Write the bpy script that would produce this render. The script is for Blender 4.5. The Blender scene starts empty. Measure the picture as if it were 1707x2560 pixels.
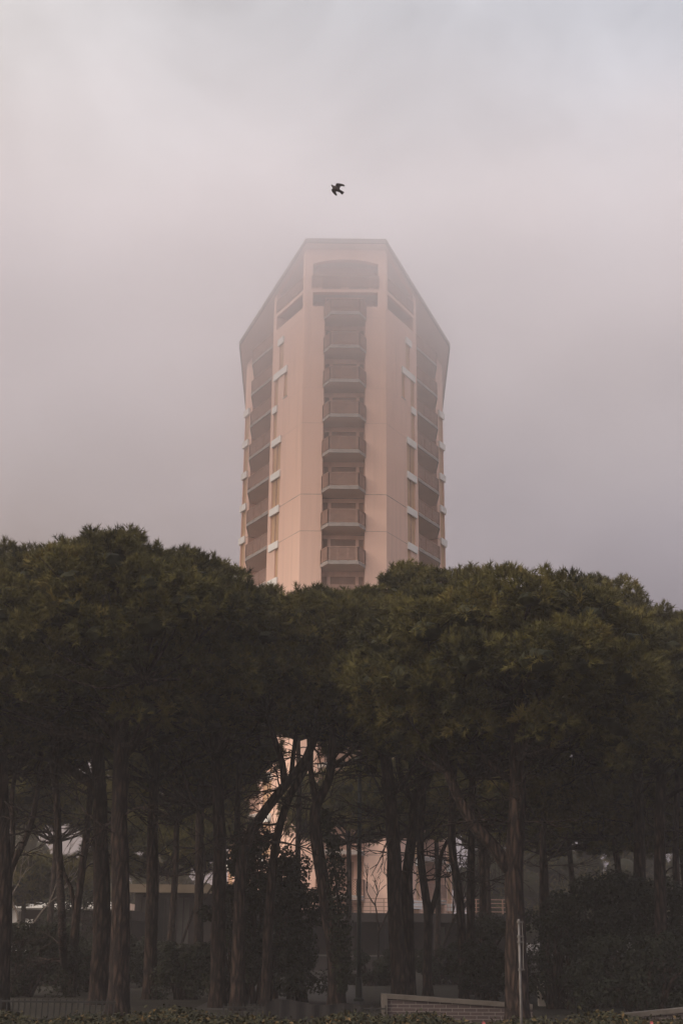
import bpy, math, random
import numpy as np
from mathutils import Vector, Matrix

random.seed(7)
RNG = np.random.default_rng(7)
S = bpy.context.scene
COL = S.collection
R = math.radians

# ------------------------------------------------------------------ camera
FPX, PITCH, ROLL, CAMZ = 3065.0, R(19.2), R(0.55), 1.6     # focal length in pixels of the 1707x2560 photograph
cam_d = bpy.data.cameras.new("camera")
cam = bpy.data.objects.new("camera", cam_d)
COL.objects.link(cam)
cam_d.sensor_fit = 'VERTICAL'
cam_d.sensor_height = 24.0
cam_d.lens = 24.0 * FPX / 2560.0
cam_d.clip_start = 0.1
cam_d.clip_end = 5000
_f = Vector((0, math.cos(PITCH), math.sin(PITCH)))
_u0 = Vector((0, -math.sin(PITCH), math.cos(PITCH)))
_r0 = Vector((1, 0, 0))
_u = _u0 * math.cos(ROLL) - _r0 * math.sin(ROLL)
_r = _r0 * math.cos(ROLL) + _u0 * math.sin(ROLL)
M = Matrix((_r, _u, -_f)).transposed().to_4x4()
M.translation = Vector((0, 0, CAMZ))
cam.matrix_world = M
S.camera = cam

# ------------------------------------------------------------------ world, sun, exposure
SUN_DIR = Vector((-0.86, -0.42, 0.55)).normalized()        # towards the sun: high on the left, a little behind the viewer
sun_el = math.asin(SUN_DIR.z)
sun_az = math.atan2(SUN_DIR.x, SUN_DIR.y)
W = bpy.data.worlds.new("World")
S.world = W
W.use_nodes = True
nt = W.node_tree
nt.nodes.clear()
N = nt.nodes.new
def lk(a, b): nt.links.new(a, b)
out = N("ShaderNodeOutputWorld")
bg = N("ShaderNodeBackground")
sky = N("ShaderNodeTexSky")
sky.sky_type = 'NISHITA'; sky.sun_disc = False
sky.sun_elevation = sun_el; sky.sun_rotation = sun_az
sky.air_density = 1.0; sky.dust_density = 4.0
tc = N("ShaderNodeTexCoord")
sep = N("ShaderNodeSeparateXYZ"); lk(tc.outputs["Generated"], sep.inputs[0])
ramp = N("ShaderNodeValToRGB")
stops = [(0.0, (.27, .22, .23)), (.25, (.29, .245, .258)), (.36, (.335, .295, .315)), (.46, (.44, .40, .425)), (.56, (.57, .555, .585)),
         (.67, (.655, .65, .69)), (.80, (1.2, 1.21, 1.28)), (1.0, (2.5, 2.55, 2.75))]
el = ramp.color_ramp.elements
el[0].position, el[0].color = stops[0][0], stops[0][1] + (1,)
el[1].position, el[1].color = stops[-1][0], stops[-1][1] + (1,)
for p, c in stops[1:-1]:
    e = el.new(p); e.color = c + (1,)
lk(sep.outputs["Z"], ramp.inputs[0])
# soft cloud mottling, flattened bands
mp = N("ShaderNodeMapping"); mp.inputs["Scale"].default_value = (1.0, 1.0, 1.25)
lk(tc.outputs["Generated"], mp.inputs[0])
nz = N("ShaderNodeTexNoise"); nz.inputs["Scale"].default_value = 5.0; nz.inputs["Detail"].default_value = 5.0; nz.inputs["Roughness"].default_value = .5
nz.inputs["Distortion"].default_value = .4
lk(mp.outputs[0], nz.inputs["Vector"])
mr = N("ShaderNodeMapRange"); mr.inputs["From Min"].default_value = .32; mr.inputs["From Max"].default_value = .70
mr.inputs["To Min"].default_value = .80; mr.inputs["To Max"].default_value = 1.24
lk(nz.outputs["Fac"], mr.inputs["Value"])
mul = N("ShaderNodeVectorMath"); mul.operation = 'SCALE'
lk(ramp.outputs["Color"], mul.inputs[0]); lk(mr.outputs[0], mul.inputs["Scale"])
# the veiled sun brightens the cloud around it
dot = N("ShaderNodeVectorMath"); dot.operation = 'DOT_PRODUCT'
lk(tc.outputs["Generated"], dot.inputs[0]); dot.inputs[1].default_value = SUN_DIR
mx = N("ShaderNodeMath"); mx.operation = 'MAXIMUM'; lk(dot.outputs["Value"], mx.inputs[0]); mx.inputs[1].default_value = 0.0
pw = N("ShaderNodeMath"); pw.operation = 'POWER'; lk(mx.outputs[0], pw.inputs[0]); pw.inputs[1].default_value = 2.2
glow = N("ShaderNodeVectorMath"); glow.operation = 'SCALE'
glow.inputs[0].default_value = (2.0, 1.72, 1.5); lk(pw.outputs[0], glow.inputs["Scale"])
add = N("ShaderNodeVectorMath"); add.operation = 'ADD'
side = N("ShaderNodeVectorMath"); side.operation = 'SCALE'; side.inputs[0].default_value = (-.15, -.075, .02); lk(sep.outputs["X"], side.inputs["Scale"])
ad0 = N("ShaderNodeVectorMath"); ad0.operation = 'ADD'; lk(mul.outputs[0], ad0.inputs[0]); lk(side.outputs[0], ad0.inputs[1])     # rosier towards the sun
lk(ad0.outputs[0], add.inputs[0]); lk(glow.outputs[0], add.inputs[1])
# a little of the clear sky above the cloud still comes through
nis = N("ShaderNodeVectorMath"); nis.operation = 'SCALE'; lk(sky.outputs[0], nis.inputs[0]); nis.inputs["Scale"].default_value = 0.05
fin = N("ShaderNodeMix"); fin.data_type = 'RGBA'; fin.inputs[0].default_value = .93
lk(nis.outputs[0], fin.inputs[6]); lk(add.outputs[0], fin.inputs[7])
lk(fin.outputs[2], bg.inputs["Color"])
bg.inputs["Strength"].default_value = 1.0
lk(bg.outputs[0], out.inputs[0])

sl = bpy.data.lights.new("sun", 'SUN')
sl.energy = 1.85; sl.angle = R(14); sl.color = (1.0, .87, .72)
so = bpy.data.objects.new("sun", sl); COL.objects.link(so)
so.rotation_euler = SUN_DIR.to_track_quat('Z', 'Y').to_euler()

S.view_settings.view_transform = 'Standard'
S.view_settings.look = 'None'
S.view_settings.exposure = 0.0
S.view_settings.gamma = 1.0
S.cycles.max_bounces = 8
S.cycles.transparent_max_bounces = 64
S.cycles.diffuse_bounces = 3
S.cycles.volume_bounces = 2
S.cycles.use_adaptive_sampling = True

# ------------------------------------------------------------------ helpers
def at(px, py, Y):
    """The point at distance Y (metres ahead) seen at pixel (px, py) of the 1707x2560 photograph."""
    d = _r * ((px - 853.5) / FPX) + _u * ((1280.0 - py) / FPX) + _f
    return Vector((0, 0, CAMZ)) + d * (Y / d.y)

def empty(name, loc, label, cat, group=None):
    o = bpy.data.objects.new(name, None)
    o.empty_display_size = .3
    COL.objects.link(o); o.location = loc
    o["label"] = label; o["category"] = cat
    if group: o["group"] = group
    return o

def sub(name, parent):
    o = bpy.data.objects.new(name, None); o.empty_display_size = .2
    COL.objects.link(o); o.parent = parent
    return o

def tag(o, label=None, cat=None, group=None, kind=None):
    if label: o["label"] = label
    if cat: o["category"] = cat
    if group: o["group"] = group
    if kind: o["kind"] = kind
    return o

class MB:
    """Collects polygons and links them as ONE mesh object."""
    def __init__(self): self.v, self.f = [], []
    def poly(self, pts):
        i = len(self.v); self.v += [tuple(p) for p in pts]; self.f.append(tuple(range(i, i + len(pts))))
    def prism(self, base, top):
        n = len(base); i = len(self.v)
        self.v += [tuple(p) for p in base] + [tuple(p) for p in top]
        self.f.append(tuple(i + k for k in reversed(range(n)))); self.f.append(tuple(i + n + k for k in range(n)))
        for k in range(n):
            a, b = i + k, i + (k + 1) % n
            self.f.append((a, b, b + n, a + n))
    def plan(self, pts, z0, z1):
        self.prism([(p[0], p[1], z0) for p in pts], [(p[0], p[1], z1) for p in pts])
    def box(self, x0, x1, y0, y1, z0, z1):
        self.plan([(x0, y0), (x1, y0), (x1, y1), (x0, y1)], z0, z1)
    def bar(self, a, b, w, h=None):
        """Square bar from a to b."""
        a, b = Vector(a), Vector(b); h = h or w
        d = (b - a).normalized()
        s = d.cross(Vector((0, 0, 1)))
        if s.length < 1e-3: s = Vector((1, 0, 0))
        s.normalize(); t = s.cross(d).normalized()
        q = [s * (w/2) + t * (h/2), s * (-w/2) + t * (h/2), s * (-w/2) - t * (h/2), s * (w/2) - t * (h/2)]
        self.prism([a + k for k in q], [b + k for k in q])
    def tube(self, pts, radii, n=8, rough=0.0, seed=0, cap=True):
        """Tapered tube along a polyline."""
        rr = random.Random(seed)
        pts = [Vector(p) for p in pts]
        i0 = len(self.v); up = None
        for k, p in enumerate(pts):
            d = (pts[min(k + 1, len(pts) - 1)] - pts[max(k - 1, 0)]).normalized()
            if up is None:
                up = d.cross(Vector((0.3, 1, 0.1))).normalized()
            s = (up - d * up.dot(d)).normalized(); up = s
            t = d.cross(s)
            for j in range(n):
                a = 2 * math.pi * j / n
                r = radii[k] * (1 + rr.uniform(-rough, rough))
                self.v.append(tuple(p + (s * math.cos(a) + t * math.sin(a)) * r))
        for k in range(len(pts) - 1):
            for j in range(n):
                a = i0 + k * n + j; b = i0 + k * n + (j + 1) % n
                self.f.append((a, b, b + n, a + n))
        if cap:
            self.f.append(tuple(i0 + j for j in reversed(range(n))))
            self.f.append(tuple(i0 + (len(pts) - 1) * n + j for j in range(n)))
    def build(self, name, mat, parent=None, smooth=False, loc=None):
        me = bpy.data.meshes.new(name)
        off = Vector((0, 0, 0))
        if loc is not None: off = Vector(loc)
        elif parent is not None:
            q = parent
            while q is not None: off = off + q.location; q = q.parent
        v = self.v if off.length == 0 else [(a - off.x, b - off.y, c - off.z) for a, b, c in self.v]
        me.from_pydata(v, [], self.f)
        if smooth:
            me.polygons.foreach_set("use_smooth", [True] * len(me.polygons))
        me.materials.append(mat)
        o = bpy.data.objects.new(name, me); COL.objects.link(o)
        if parent is not None: o.parent = parent
        elif loc is not None: o.location = off
        me.update()
        return o

def soup(name, V, k, mat, parent=None, tint=None, off=(0, 0, 0)):
    """A mesh of loose k-sided faces from an (n*k, 3) array."""
    V = np.asarray(V, np.float32).reshape(-1, 3) - np.array(off, np.float32)
    n = len(V) // k
    me = bpy.data.meshes.new(name)
    me.vertices.add(n * k); me.loops.add(n * k); me.polygons.add(n)
    me.vertices.foreach_set("co", V.ravel())
    me.loops.foreach_set("vertex_index", np.arange(n * k, dtype=np.int32))
    me.polygons.foreach_set("loop_start", np.arange(0, n * k, k, dtype=np.int32))
    if tint is not None:
        a = me.attributes.new("tint", 'FLOAT', 'POINT')
        a.data.foreach_set("value", np.asarray(tint, np.float32))
    me.update(calc_edges=True)
    me.materials.append(mat)
    o = bpy.data.objects.new(name, me); COL.objects.link(o)
    if parent is not None: o.parent = parent
    return o

def smooth_path(pts, step=.35):
    """Catmull-Rom through the points."""
    pts = [Vector(p) for p in pts]
    q = [pts[0] * 2 - pts[1]] + pts + [pts[-1] * 2 - pts[-2]]
    res = []
    for i in range(1, len(q) - 2):
        n = max(2, int((q[i + 1] - q[i]).length / step))
        for k in range(n):
            t = k / n
            a, b, c, d = q[i - 1], q[i], q[i + 1], q[i + 2]
            res.append(.5 * ((2 * b) + (c - a) * t + (2 * a - 5 * b + 4 * c - d) * t * t + (3 * b - a - 3 * c + d) * t ** 3))
    res.append(pts[-1])
    return res

# ------------------------------------------------------------------ materials
def mat(name, col, rough=.8, noise=None, bump=None, spec=.3, metal=0.0):
    """noise = (scale, other colour, low, high[, stretch]); bump = (scale, strength, distance[, stretch])"""
    m = bpy.data.materials.new(name); m.use_nodes = True
    t = m.node_tree; b = t.nodes["Principled BSDF"]
    b.inputs["Base Color"].default_value = tuple(col) + (1,)
    b.inputs["Roughness"].default_value = rough
    b.inputs["Specular IOR Level"].default_value = spec
    b.inputs["Metallic"].default_value = metal
    g = t.nodes.new("ShaderNodeNewGeometry")
    def nz(scale, stretch, detail=6):
        mp = t.nodes.new("ShaderNodeMapping"); mp.inputs["Scale"].default_value = stretch
        t.links.new(g.outputs["Position"], mp.inputs[0])
        n = t.nodes.new("ShaderNodeTexNoise"); n.inputs["Scale"].default_value = scale; n.inputs["Detail"].default_value = detail
        t.links.new(mp.outputs[0], n.inputs["Vector"])
        return n
    if noise:
        st = noise[4] if len(noise) > 4 else (1, 1, 1)
        n = nz(noise[0], st)
        r = t.nodes.new("ShaderNodeValToRGB")
        r.color_ramp.elements[0].position = noise[2]; r.color_ramp.elements[0].color = tuple(col) + (1,)
        r.color_ramp.elements[1].position = noise[3]; r.color_ramp.elements[1].color = tuple(noise[1]) + (1,)
        t.links.new(n.outputs["Fac"], r.inputs[0]); t.links.new(r.outputs[0], b.inputs["Base Color"])
    if bump:
        st = bump[3] if len(bump) > 3 else (1, 1, 1)
        n = nz(bump[0], st)
        bp = t.nodes.new("ShaderNodeBump"); bp.inputs["Strength"].default_value = bump[1]; bp.inputs["Distance"].default_value = bump[2]
        t.links.new(n.outputs["Fac"], bp.inputs["Height"]); t.links.new(bp.outputs[0], b.inputs["Normal"])
    return m

def leaf_mat(name, dark, light, dry, trans=.06):
    m = bpy.data.materials.new(name); m.use_nodes = True
    t = m.node_tree; b = t.nodes["Principled BSDF"]
    b.inputs["Roughness"].default_value = .7; b.inputs["Specular IOR Level"].default_value = .15
    a = t.nodes.new("ShaderNodeAttribute"); a.attribute_name = "tint"
    r = t.nodes.new("ShaderNodeValToRGB")
    r.color_ramp.elements[0].color = dark + (1,); r.color_ramp.elements[1].color = dry + (1,)
    e = r.color_ramp.elements.new(.6); e.color = light + (1,)
    t.links.new(a.outputs["Fac"], r.inputs[0]); t.links.new(r.outputs[0], b.inputs["Base Color"])
    tr = t.nodes.new("ShaderNodeBsdfTranslucent"); t.links.new(r.outputs[0], tr.inputs[0])
    mx = t.nodes.new("ShaderNodeMixShader"); mx.inputs[0].default_value = trans
    t.links.new(b.outputs[0], mx.inputs[1]); t.links.new(tr.outputs[0], mx.inputs[2])
    t.links.new(mx.outputs[0], t.nodes["Material Output"].inputs[0])
    return m

def plaster_mat(name, col, col2, joints):
    """Painted plaster: broad tone drift, faint rain streaks, hairline joints at the given heights."""
    m = bpy.data.materials.new(name); m.use_nodes = True
    t = m.node_tree; b = t.nodes["Principled BSDF"]; L = t.links.new
    b.inputs["Roughness"].default_value = .85; b.inputs["Specular IOR Level"].default_value = .2
    g = t.nodes.new("ShaderNodeNewGeometry")
    n1 = t.nodes.new("ShaderNodeTexNoise"); n1.inputs["Scale"].default_value = .22; n1.inputs["Detail"].default_value = 6
    L(g.outputs["Position"], n1.inputs["Vector"])
    mp = t.nodes.new("ShaderNodeMapping"); mp.inputs["Scale"].default_value = (2.2, 2.2, .09); L(g.outputs["Position"], mp.inputs[0])
    n2 = t.nodes.new("ShaderNodeTexNoise"); n2.inputs["Scale"].default_value = 1.3; n2.inputs["Detail"].default_value = 5; L(mp.outputs[0], n2.inputs["Vector"])
    mx = t.nodes.new("ShaderNodeMix"); mx.data_type = 'RGBA'
    mx.inputs[6].default_value = col + (1,); mx.inputs[7].default_value = col2 + (1,)
    L(n1.outputs["Fac"], mx.inputs[0])
    st = t.nodes.new("ShaderNodeMapRange"); st.inputs["From Min"].default_value = .48; st.inputs["From Max"].default_value = .78
    st.inputs["To Min"].default_value = 1.0; st.inputs["To Max"].default_value = .88
    L(n2.outputs["Fac"], st.inputs["Value"])
    sc = t.nodes.new("ShaderNodeVectorMath"); sc.operation = 'SCALE'; L(mx.outputs[2], sc.inputs[0]); L(st.outputs[0], sc.inputs["Scale"])
    last = sc.outputs[0]
    sp = t.nodes.new("ShaderNodeSeparateXYZ"); L(g.outputs["Position"], sp.inputs[0])
    n3 = t.nodes.new("ShaderNodeTexNoise"); n3.inputs["Scale"].default_value = 1.7; L(g.outputs["Position"], n3.inputs["Vector"])
    for z, k in joints:
        d = t.nodes.new("ShaderNodeMath"); d.operation = 'SUBTRACT'; L(sp.outputs["Z"], d.inputs[0]); d.inputs[1].default_value = z
        a = t.nodes.new("ShaderNodeMath"); a.operation = 'ABSOLUTE'; L(d.outputs[0], a.inputs[0])
        q = t.nodes.new("ShaderNodeMath"); q.operation = 'LESS_THAN'; L(a.outputs[0], q.inputs[0]); q.inputs[1].default_value = .022
        w = t.nodes.new("ShaderNodeMath"); w.operation = 'MULTIPLY'; L(q.outputs[0], w.inputs[0]); L(n3.outputs["Fac"], w.inputs[1])
        w2 = t.nodes.new("ShaderNodeMath"); w2.operation = 'MULTIPLY'; L(w.outputs[0], w2.inputs[0]); w2.inputs[1].default_value = k * 1.7
        mm = t.nodes.new("ShaderNodeMix"); mm.data_type = 'RGBA'; L(w2.outputs[0], mm.inputs[0]); L(last, mm.inputs[6]); mm.inputs[7].default_value = (.12, .09, .08, 1)
        last = mm.outputs[2]
    L(last, b.inputs["Base Color"])
    n4 = t.nodes.new("ShaderNodeTexNoise"); n4.inputs["Scale"].default_value = 6; n4.inputs["Detail"].default_value = 8; L(g.outputs["Position"], n4.inputs["Vector"])
    bp = t.nodes.new("ShaderNodeBump"); bp.inputs["Strength"].default_value = .25; bp.inputs["Distance"].default_value = .02
    L(n4.outputs["Fac"], bp.inputs["Height"]); L(bp.outputs[0], b.inputs["Normal"])
    return m

def shutter_mat(name, col):
    """Roller shutter: fine horizontal ribs."""
    m = mat(name, col, .7, (.6, tuple(c * .82 for c in col), .4, .65))
    t = m.node_tree; b = t.nodes["Principled BSDF"]
    g = t.nodes.new("ShaderNodeNewGeometry")
    w = t.nodes.new("ShaderNodeTexWave"); w.bands_direction = 'Z'; w.inputs["Scale"].default_value = 4.5
    t.links.new(g.outputs["Position"], w.inputs["Vector"])
    bp = t.nodes.new("ShaderNodeBump"); bp.inputs["Strength"].default_value = .6; bp.inputs["Distance"].default_value = .02
    t.links.new(w.outputs["Fac"], bp.inputs["Height"]); t.links.new(bp.outputs[0], b.inputs["Normal"])
    return m

def FL(k): return 28.0 + 2.96 * k

PINK = plaster_mat("pink_plaster", (.78, .53, .415), (.72, .48, .385), [(FL(2) - .25, .9), (FL(1) - .25, .6), (FL(4) - .25, .3), (FL(5) - .2, .2), (FL(7) + .1, .25), (FL(-3) - .2, .5), (FL(-7) - .2, .5)])
SOFFIT = mat("soffit_plaster", (.68, .53, .45), .9, (.5, (.60, .47, .395), .35, .7))
WHITE = mat("white_panel", (.80, .78, .74), .7, (1.2, (.70, .67, .62), .45, .8))
SLABM = mat("balcony_edge", (.34, .29, .26), .8, (3, (.26, .22, .20), .4, .7))
LIP = mat("balcony_lip", (.62, .58, .54), .8, (3, (.45, .42, .39), .4, .7))
RAILM = mat("brown_rail", (.37, .22, .165), .6, (4, (.28, .165, .125), .4, .7))
SHUT = shutter_mat("tan_shutter", (.58, .36, .21))
SHUT2 = shutter_mat("brown_shutter", (.38, .24, .18))
ROOFM = mat("roof_fascia", (.17, .145, .13), .8, (1, (.13, .11, .10), .4, .6))
BARK = None
NEEDLE = leaf_mat("pine_needles", (.022, .023, .009), (.112, .096, .027), (.18, .135, .04))
LEAF = leaf_mat("dark_leaves", (.008, .010, .006), (.018, .021, .010), (.035, .034, .016))
HEDGEM = leaf_mat("hedge_leaves", (.010, .011, .005), (.028, .025, .009), (.10, .06, .022))
SOIL = mat("soil", (.016, .013, .010), .95, (1.5, (.026, .023, .014), .4, .7), (9, .8, .05))

def bark_mat(name, c0, c1, c2):
    m = bpy.data.materials.new(name); m.use_nodes = True
    t = m.node_tree; b = t.nodes["Principled BSDF"]; L = t.links.new
    b.inputs["Roughness"].default_value = .9; b.inputs["Specular IOR Level"].default_value = .15
    tcn = t.nodes.new("ShaderNodeTexCoord")
    mp = t.nodes.new("ShaderNodeMapping"); mp.inputs["Scale"].default_value = (1, 1, .22); L(tcn.outputs["Object"], mp.inputs[0])
    ns = t.nodes.new("ShaderNodeTexNoise"); ns.inputs["Scale"].default_value = 5; ns.inputs["Detail"].default_value = 3; L(mp.outputs[0], ns.inputs["Vector"])
    av = t.nodes.new("ShaderNodeMix"); av.data_type = 'RGBA'; av.inputs[0].default_value = .12; L(mp.outputs[0], av.inputs[6]); L(ns.outputs["Color"], av.inputs[7])
    vo = t.nodes.new("ShaderNodeTexVoronoi"); vo.feature = 'DISTANCE_TO_EDGE'; vo.inputs["Scale"].default_value = 11; L(av.outputs[2], vo.inputs["Vector"])
    n2 = t.nodes.new("ShaderNodeTexNoise"); n2.inputs["Scale"].default_value = 16; n2.inputs["Detail"].default_value = 6; L(mp.outputs[0], n2.inputs["Vector"])
    r = t.nodes.new("ShaderNodeValToRGB"); r.color_ramp.elements[0].color = c0 + (1,); r.color_ramp.elements[1].color = c2 + (1,)
    r.color_ramp.elements[0].position = .0; r.color_ramp.elements[1].position = .75
    e = r.color_ramp.elements.new(.3); e.color = c1 + (1,)
    s = t.nodes.new("ShaderNodeMath"); s.operation = 'MULTIPLY_ADD'; L(vo.outputs["Distance"], s.inputs[0]); s.inputs[1].default_value = 1.4; 
    n2m = t.nodes.new("ShaderNodeMath"); n2m.operation = 'MULTIPLY_ADD'; L(n2.outputs["Fac"], n2m.inputs[0]); n2m.inputs[1].default_value = .9; n2m.inputs[2].default_value = -.25
    L(n2m.outputs[0], s.inputs[2])
    L(s.outputs[0], r.inputs[0]); L(r.outputs[0], b.inputs["Base Color"])
    bp = t.nodes.new("ShaderNodeBump"); bp.inputs["Strength"].default_value = 1.0; bp.inputs["Distance"].default_value = .04
    L(s.outputs[0], bp.inputs["Height"]); L(bp.outputs[0], b.inputs["Normal"])
    return m
BARK = bark_mat("pine_bark", (.005, .004, .0035), (.013, .009, .008), (.058, .037, .029))
PALEBARK = bark_mat("pale_bark", (.10, .08, .07), (.2, .16, .13), (.3, .26, .22))

# ------------------------------------------------------------------ ground
m = MB()
m.poly([(-700, -300, 0), (700, -300, 0), (700, 1500, 0), (-700, 1500, 0)])
tag(m.build("ground", SOIL), kind="structure")
m = MB()
m.poly([(-3.4, 31, .004), (.6, 31, .004), (.6, 52, .004), (-3.4, 52, .004)])
tag(m.build("path", mat("grey_paving", (.05, .047, .045), .9, (3, (.035, .032, .03), .4, .7))), kind="structure")

# ------------------------------------------------------------------ apartment tower
TX, TY, HW = .14, 88.0, 3.27
C6, S6 = .5, .8660254
tower = empty("apartment_tower", (TX, TY, 0), "tall pink hexagonal apartment tower with its top fading into the fog", "tower")

def roof_z(y): return 55.35 - .3925 * (y - 87.35)
def front(s, inset=0.0): return (TX + s, TY + inset)
def side_of(sd):
    def P(s, inset=0.0):
        return (TX + sd * (HW + C6 * s - S6 * inset), TY + S6 * s + C6 * inset)
    return P

def wall(mb, P, s0, s1, z0, z1, openings=(), depth=.22, inset=0.0):
    ss = sorted({s0, s1, *[a for o in openings for a in o[:2]]}); zs = sorted({z0, z1, *[a for o in openings for a in o[2:4]]})
    def pt(s, z, i):
        x, y = P(s, i); return (x, y, min(z, roof_z(y) - .05))
    for i in range(len(ss) - 1):
        for j in range(len(zs) - 1):
            sm, zm = (ss[i] + ss[i + 1]) / 2, (zs[j] + zs[j + 1]) / 2
            if any(o[0] < sm < o[1] and o[2] < zm < o[3] for o in openings): continue
            mb.poly([pt(ss[i], zs[j], inset), pt(ss[i + 1], zs[j], inset), pt(ss[i + 1], zs[j + 1], inset), pt(ss[i], zs[j + 1], inset)])
    for a, b, c, d in [o[:4] for o in openings]:
        e = inset + depth
        mb.poly([pt(a, c, inset), pt(a, d, inset), pt(a, d, e), pt(a, c, e)])
        mb.poly([pt(b, c, inset), pt(b, d, inset), pt(b, d, e), pt(b, c, e)])
        mb.poly([pt(a, c, inset), pt(b, c, inset), pt(b, c, e), pt(a, c, e)])
        mb.poly([pt(a, d, inset), pt(b, d, inset), pt(b, d, e), pt(a, d, e)])

def pbox(mb, P, s0, s1, i0, i1, z0, z1):
    """Box in the coordinates of a facade: along it, into it, up."""
    q = [P(s0, i0), P(s1, i0), P(s1, i1), P(s0, i1)]
    mb.prism([(x, y, min(z0, roof_z(y) - .06)) for x, y in q], [(x, y, min(z1, roof_z(y) - .05)) for x, y in q])

def lattice(mb, a, b, z0, z1, step=.17, w=.05, gap=None):
    """Crossed diagonal laths between two plan points."""
    ax, ay = a; bx, by = b
    L = math.hypot(bx - ax, by - ay); h = z1 - z0
    def q(t, z): return (ax + (bx - ax) * t / L, ay + (by - ay) * t / L, z)
    t = -h
    while t < L:
        for sgn in (1, -1):
            t0, t1 = t, t + h
            c0, c1 = max(t0, 0), min(t1, L)
            if c1 - c0 > .03:
                za, zb = z0 + (c0 - t0), z0 + (c1 - t0)
                if sgn < 0: za, zb = z1 - (c0 - t0), z1 - (c1 - t0)
                mb.bar(q(c0, za), q(c1, zb), .02, w)
        t += step

def railing(parent, pts, zf, posts):
    """Rail with posts and lattice panels along plan points, zf = slab top."""
    mb = MB()
    for a, b in zip(pts[:-1], pts[1:]):
        L = math.hypot(b[0] - a[0], b[1] - a[1])
        mb.bar((*a, zf + 1.12), (*b, zf + 1.12), .07, .07)
        mb.bar((*a, zf + .16), (*b, zf + .16), .05, .06)
        n = max(1, round(L / posts))
        for k in range(n + 1):
            x, y = a[0] + (b[0] - a[0]) * k / n, a[1] + (b[1] - a[1]) * k / n
            mb.bar((x, y, zf), (x, y, zf + 1.1), .07)
        # alternating closed timber panels and open lattice
        for k in range(n):
            p = (a[0] + (b[0] - a[0]) * k / n, a[1] + (b[1] - a[1]) * k / n)
            q = (a[0] + (b[0] - a[0]) * (k + 1) / n, a[1] + (b[1] - a[1]) * (k + 1) / n)
            lattice(mb, p, q, zf + .17, zf + 1.1)
    return mb.build("railing", RAILM, parent)

Z_SH = 49.8
body = MB()
# front: two wall strips beside the recessed balcony bay, portal pillars above
RB = 1.62
front_open = [(-RB, RB, 0.0, Z_SH), (-2.62, 2.62, Z_SH, 51.12), (-2.66, 2.66, 51.4, 54.2)]
wall(body, front, -HW, HW, 0, 55.5, front_open, .45)
# shallow arch under the gable beam
arch = MB()
n = 14
for k in range(n):
    t0, t1 = -1 + 2 * k / n, -1 + 2 * (k + 1) / n
    za, zb = 54.2 - .03 + .0, 54.2
    f = lambda t: 54.55 - .42 * t * t
    p = [front(t0 * 2.66, -.003), front(t1 * 2.66, -.003)]; b = [front(t0 * 2.66, .45), front(t1 * 2.66, .45)]
    arch.prism([(*p[0], f(t0) - .40), (*p[1], f(t1) - .40), (*b[1], f(t1) - .40), (*b[0], f(t0) - .40)], [(*p[0], 54.24), (*p[1], 54.24), (*b[1], 54.24), (*b[0], 54.24)])
arch.build("arch_beam", PINK, tower)
# recess of the balcony bay
doors, slots = [], []
for k in range(-9, 8):
    z = FL(k)
    doors.append((-.95, .95, z + .02, z + 2.38)); slots += [(-1.54, -1.2, z + .25, z + 2.38), (1.2, 1.54, z + .25, z + 2.38)]
wall(body, front, -RB, RB, 0, 51.2, doors + slots, .18, .95)
for sx in (-RB, RB):
    body.poly([(*front(sx, 0), 0), (*front(sx, .95), 0), (*front(sx, .95), Z_SH), (*front(sx, 0), Z_SH)])
# set-back walls of the two open top storeys
wall(body, front, -HW + .9, HW - .9, Z_SH - .4, 56, [(-1.9, -.3, 51.5, 53.6), (.3, 1.9, 51.5, 53.6)], .15, 1.7)
for k in range(-9, 8):
    m = MB(); pbox(m, front, -.95, .95, .95 + .10, .95 + .16, FL(k) + .02, FL(k) + 2.38)
    d = m.build("door", SHUT2, tower)
    m = MB()
    for sx in (-.33, .33): pbox(m, front, sx - .025, sx + .025, .95 + .07, .95 + .098, FL(k) + .02, FL(k) + 2.38)
    m.build("mullion", RAILM, d)
    for a in (-1.37, 1.37):
        m = MB(); pbox(m, front, a - .17, a + .17, .95 + .10, .95 + .15, FL(k) + .25, FL(k) + 2.38)
        m.build("side_light", SHUT2, tower)
for a, b in ((-1.9, -.3), (.3, 1.9)):
    m = MB(); pbox(m, front, a, b, 1.8, 1.86, 51.5, 53.6); m.build("terrace_door", SHUT2, tower)
# terrace slab and pit wall
m = MB(); m.plan([front(-HW + .3, .46), front(HW - .3, .46), front(HW - .6, 1.69), front(-HW + .6, 1.69)], 51.14, 51.38); m.build("terrace_slab", SOFFIT, tower)
m = MB(); pbox(m, front, -2.66, 2.66, -.06, .40, 51.20, 51.40); 
tr = railing(tower, [front(-2.7, -.08), front(2.7, -.08)], 51.42, .9)
tr.name = "terrace_railing"

side_win = {7: [(3.5, 4.25)], 6: [(2.72, 3.28), (4.32, 4.95)], 5: [(4.38, 4.98)], 4: [(3.55, 4.95)], 3: [(3.55, 4.95)], 2: [(3.55, 4.95)], 1: [(3.5, 4.1)],
            0: [(3.55, 4.95)], -1: [(3.55, 4.95)], -2: [(4.38, 4.98)], -3: [(3.55, 4.95)], -4: [(3.5, 4.1)], -5: [(3.55, 4.95)], -6: [(3.55, 4.95)], -7: [(4.38, 4.98)], -8: [(3.55, 4.95)]}
side_pan = {7: (3.4, 4.4), 6: (2.68, 5.05), 5: (4.28, 5.08), 4: (3.45, 5.06), 3: (3.45, 5.06), 2: (3.45, 5.06), 1: (3.45, 5.06),
            0: (3.45, 5.06), -1: (3.45, 5.06), -2: (4.28, 5.08), -3: (3.45, 5.06), -4: (3.45, 5.06), -5: (3.45, 5.06), -6: (3.45, 5.06), -7: (4.28, 5.08), -8: (3.45, 5.06)}
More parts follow.
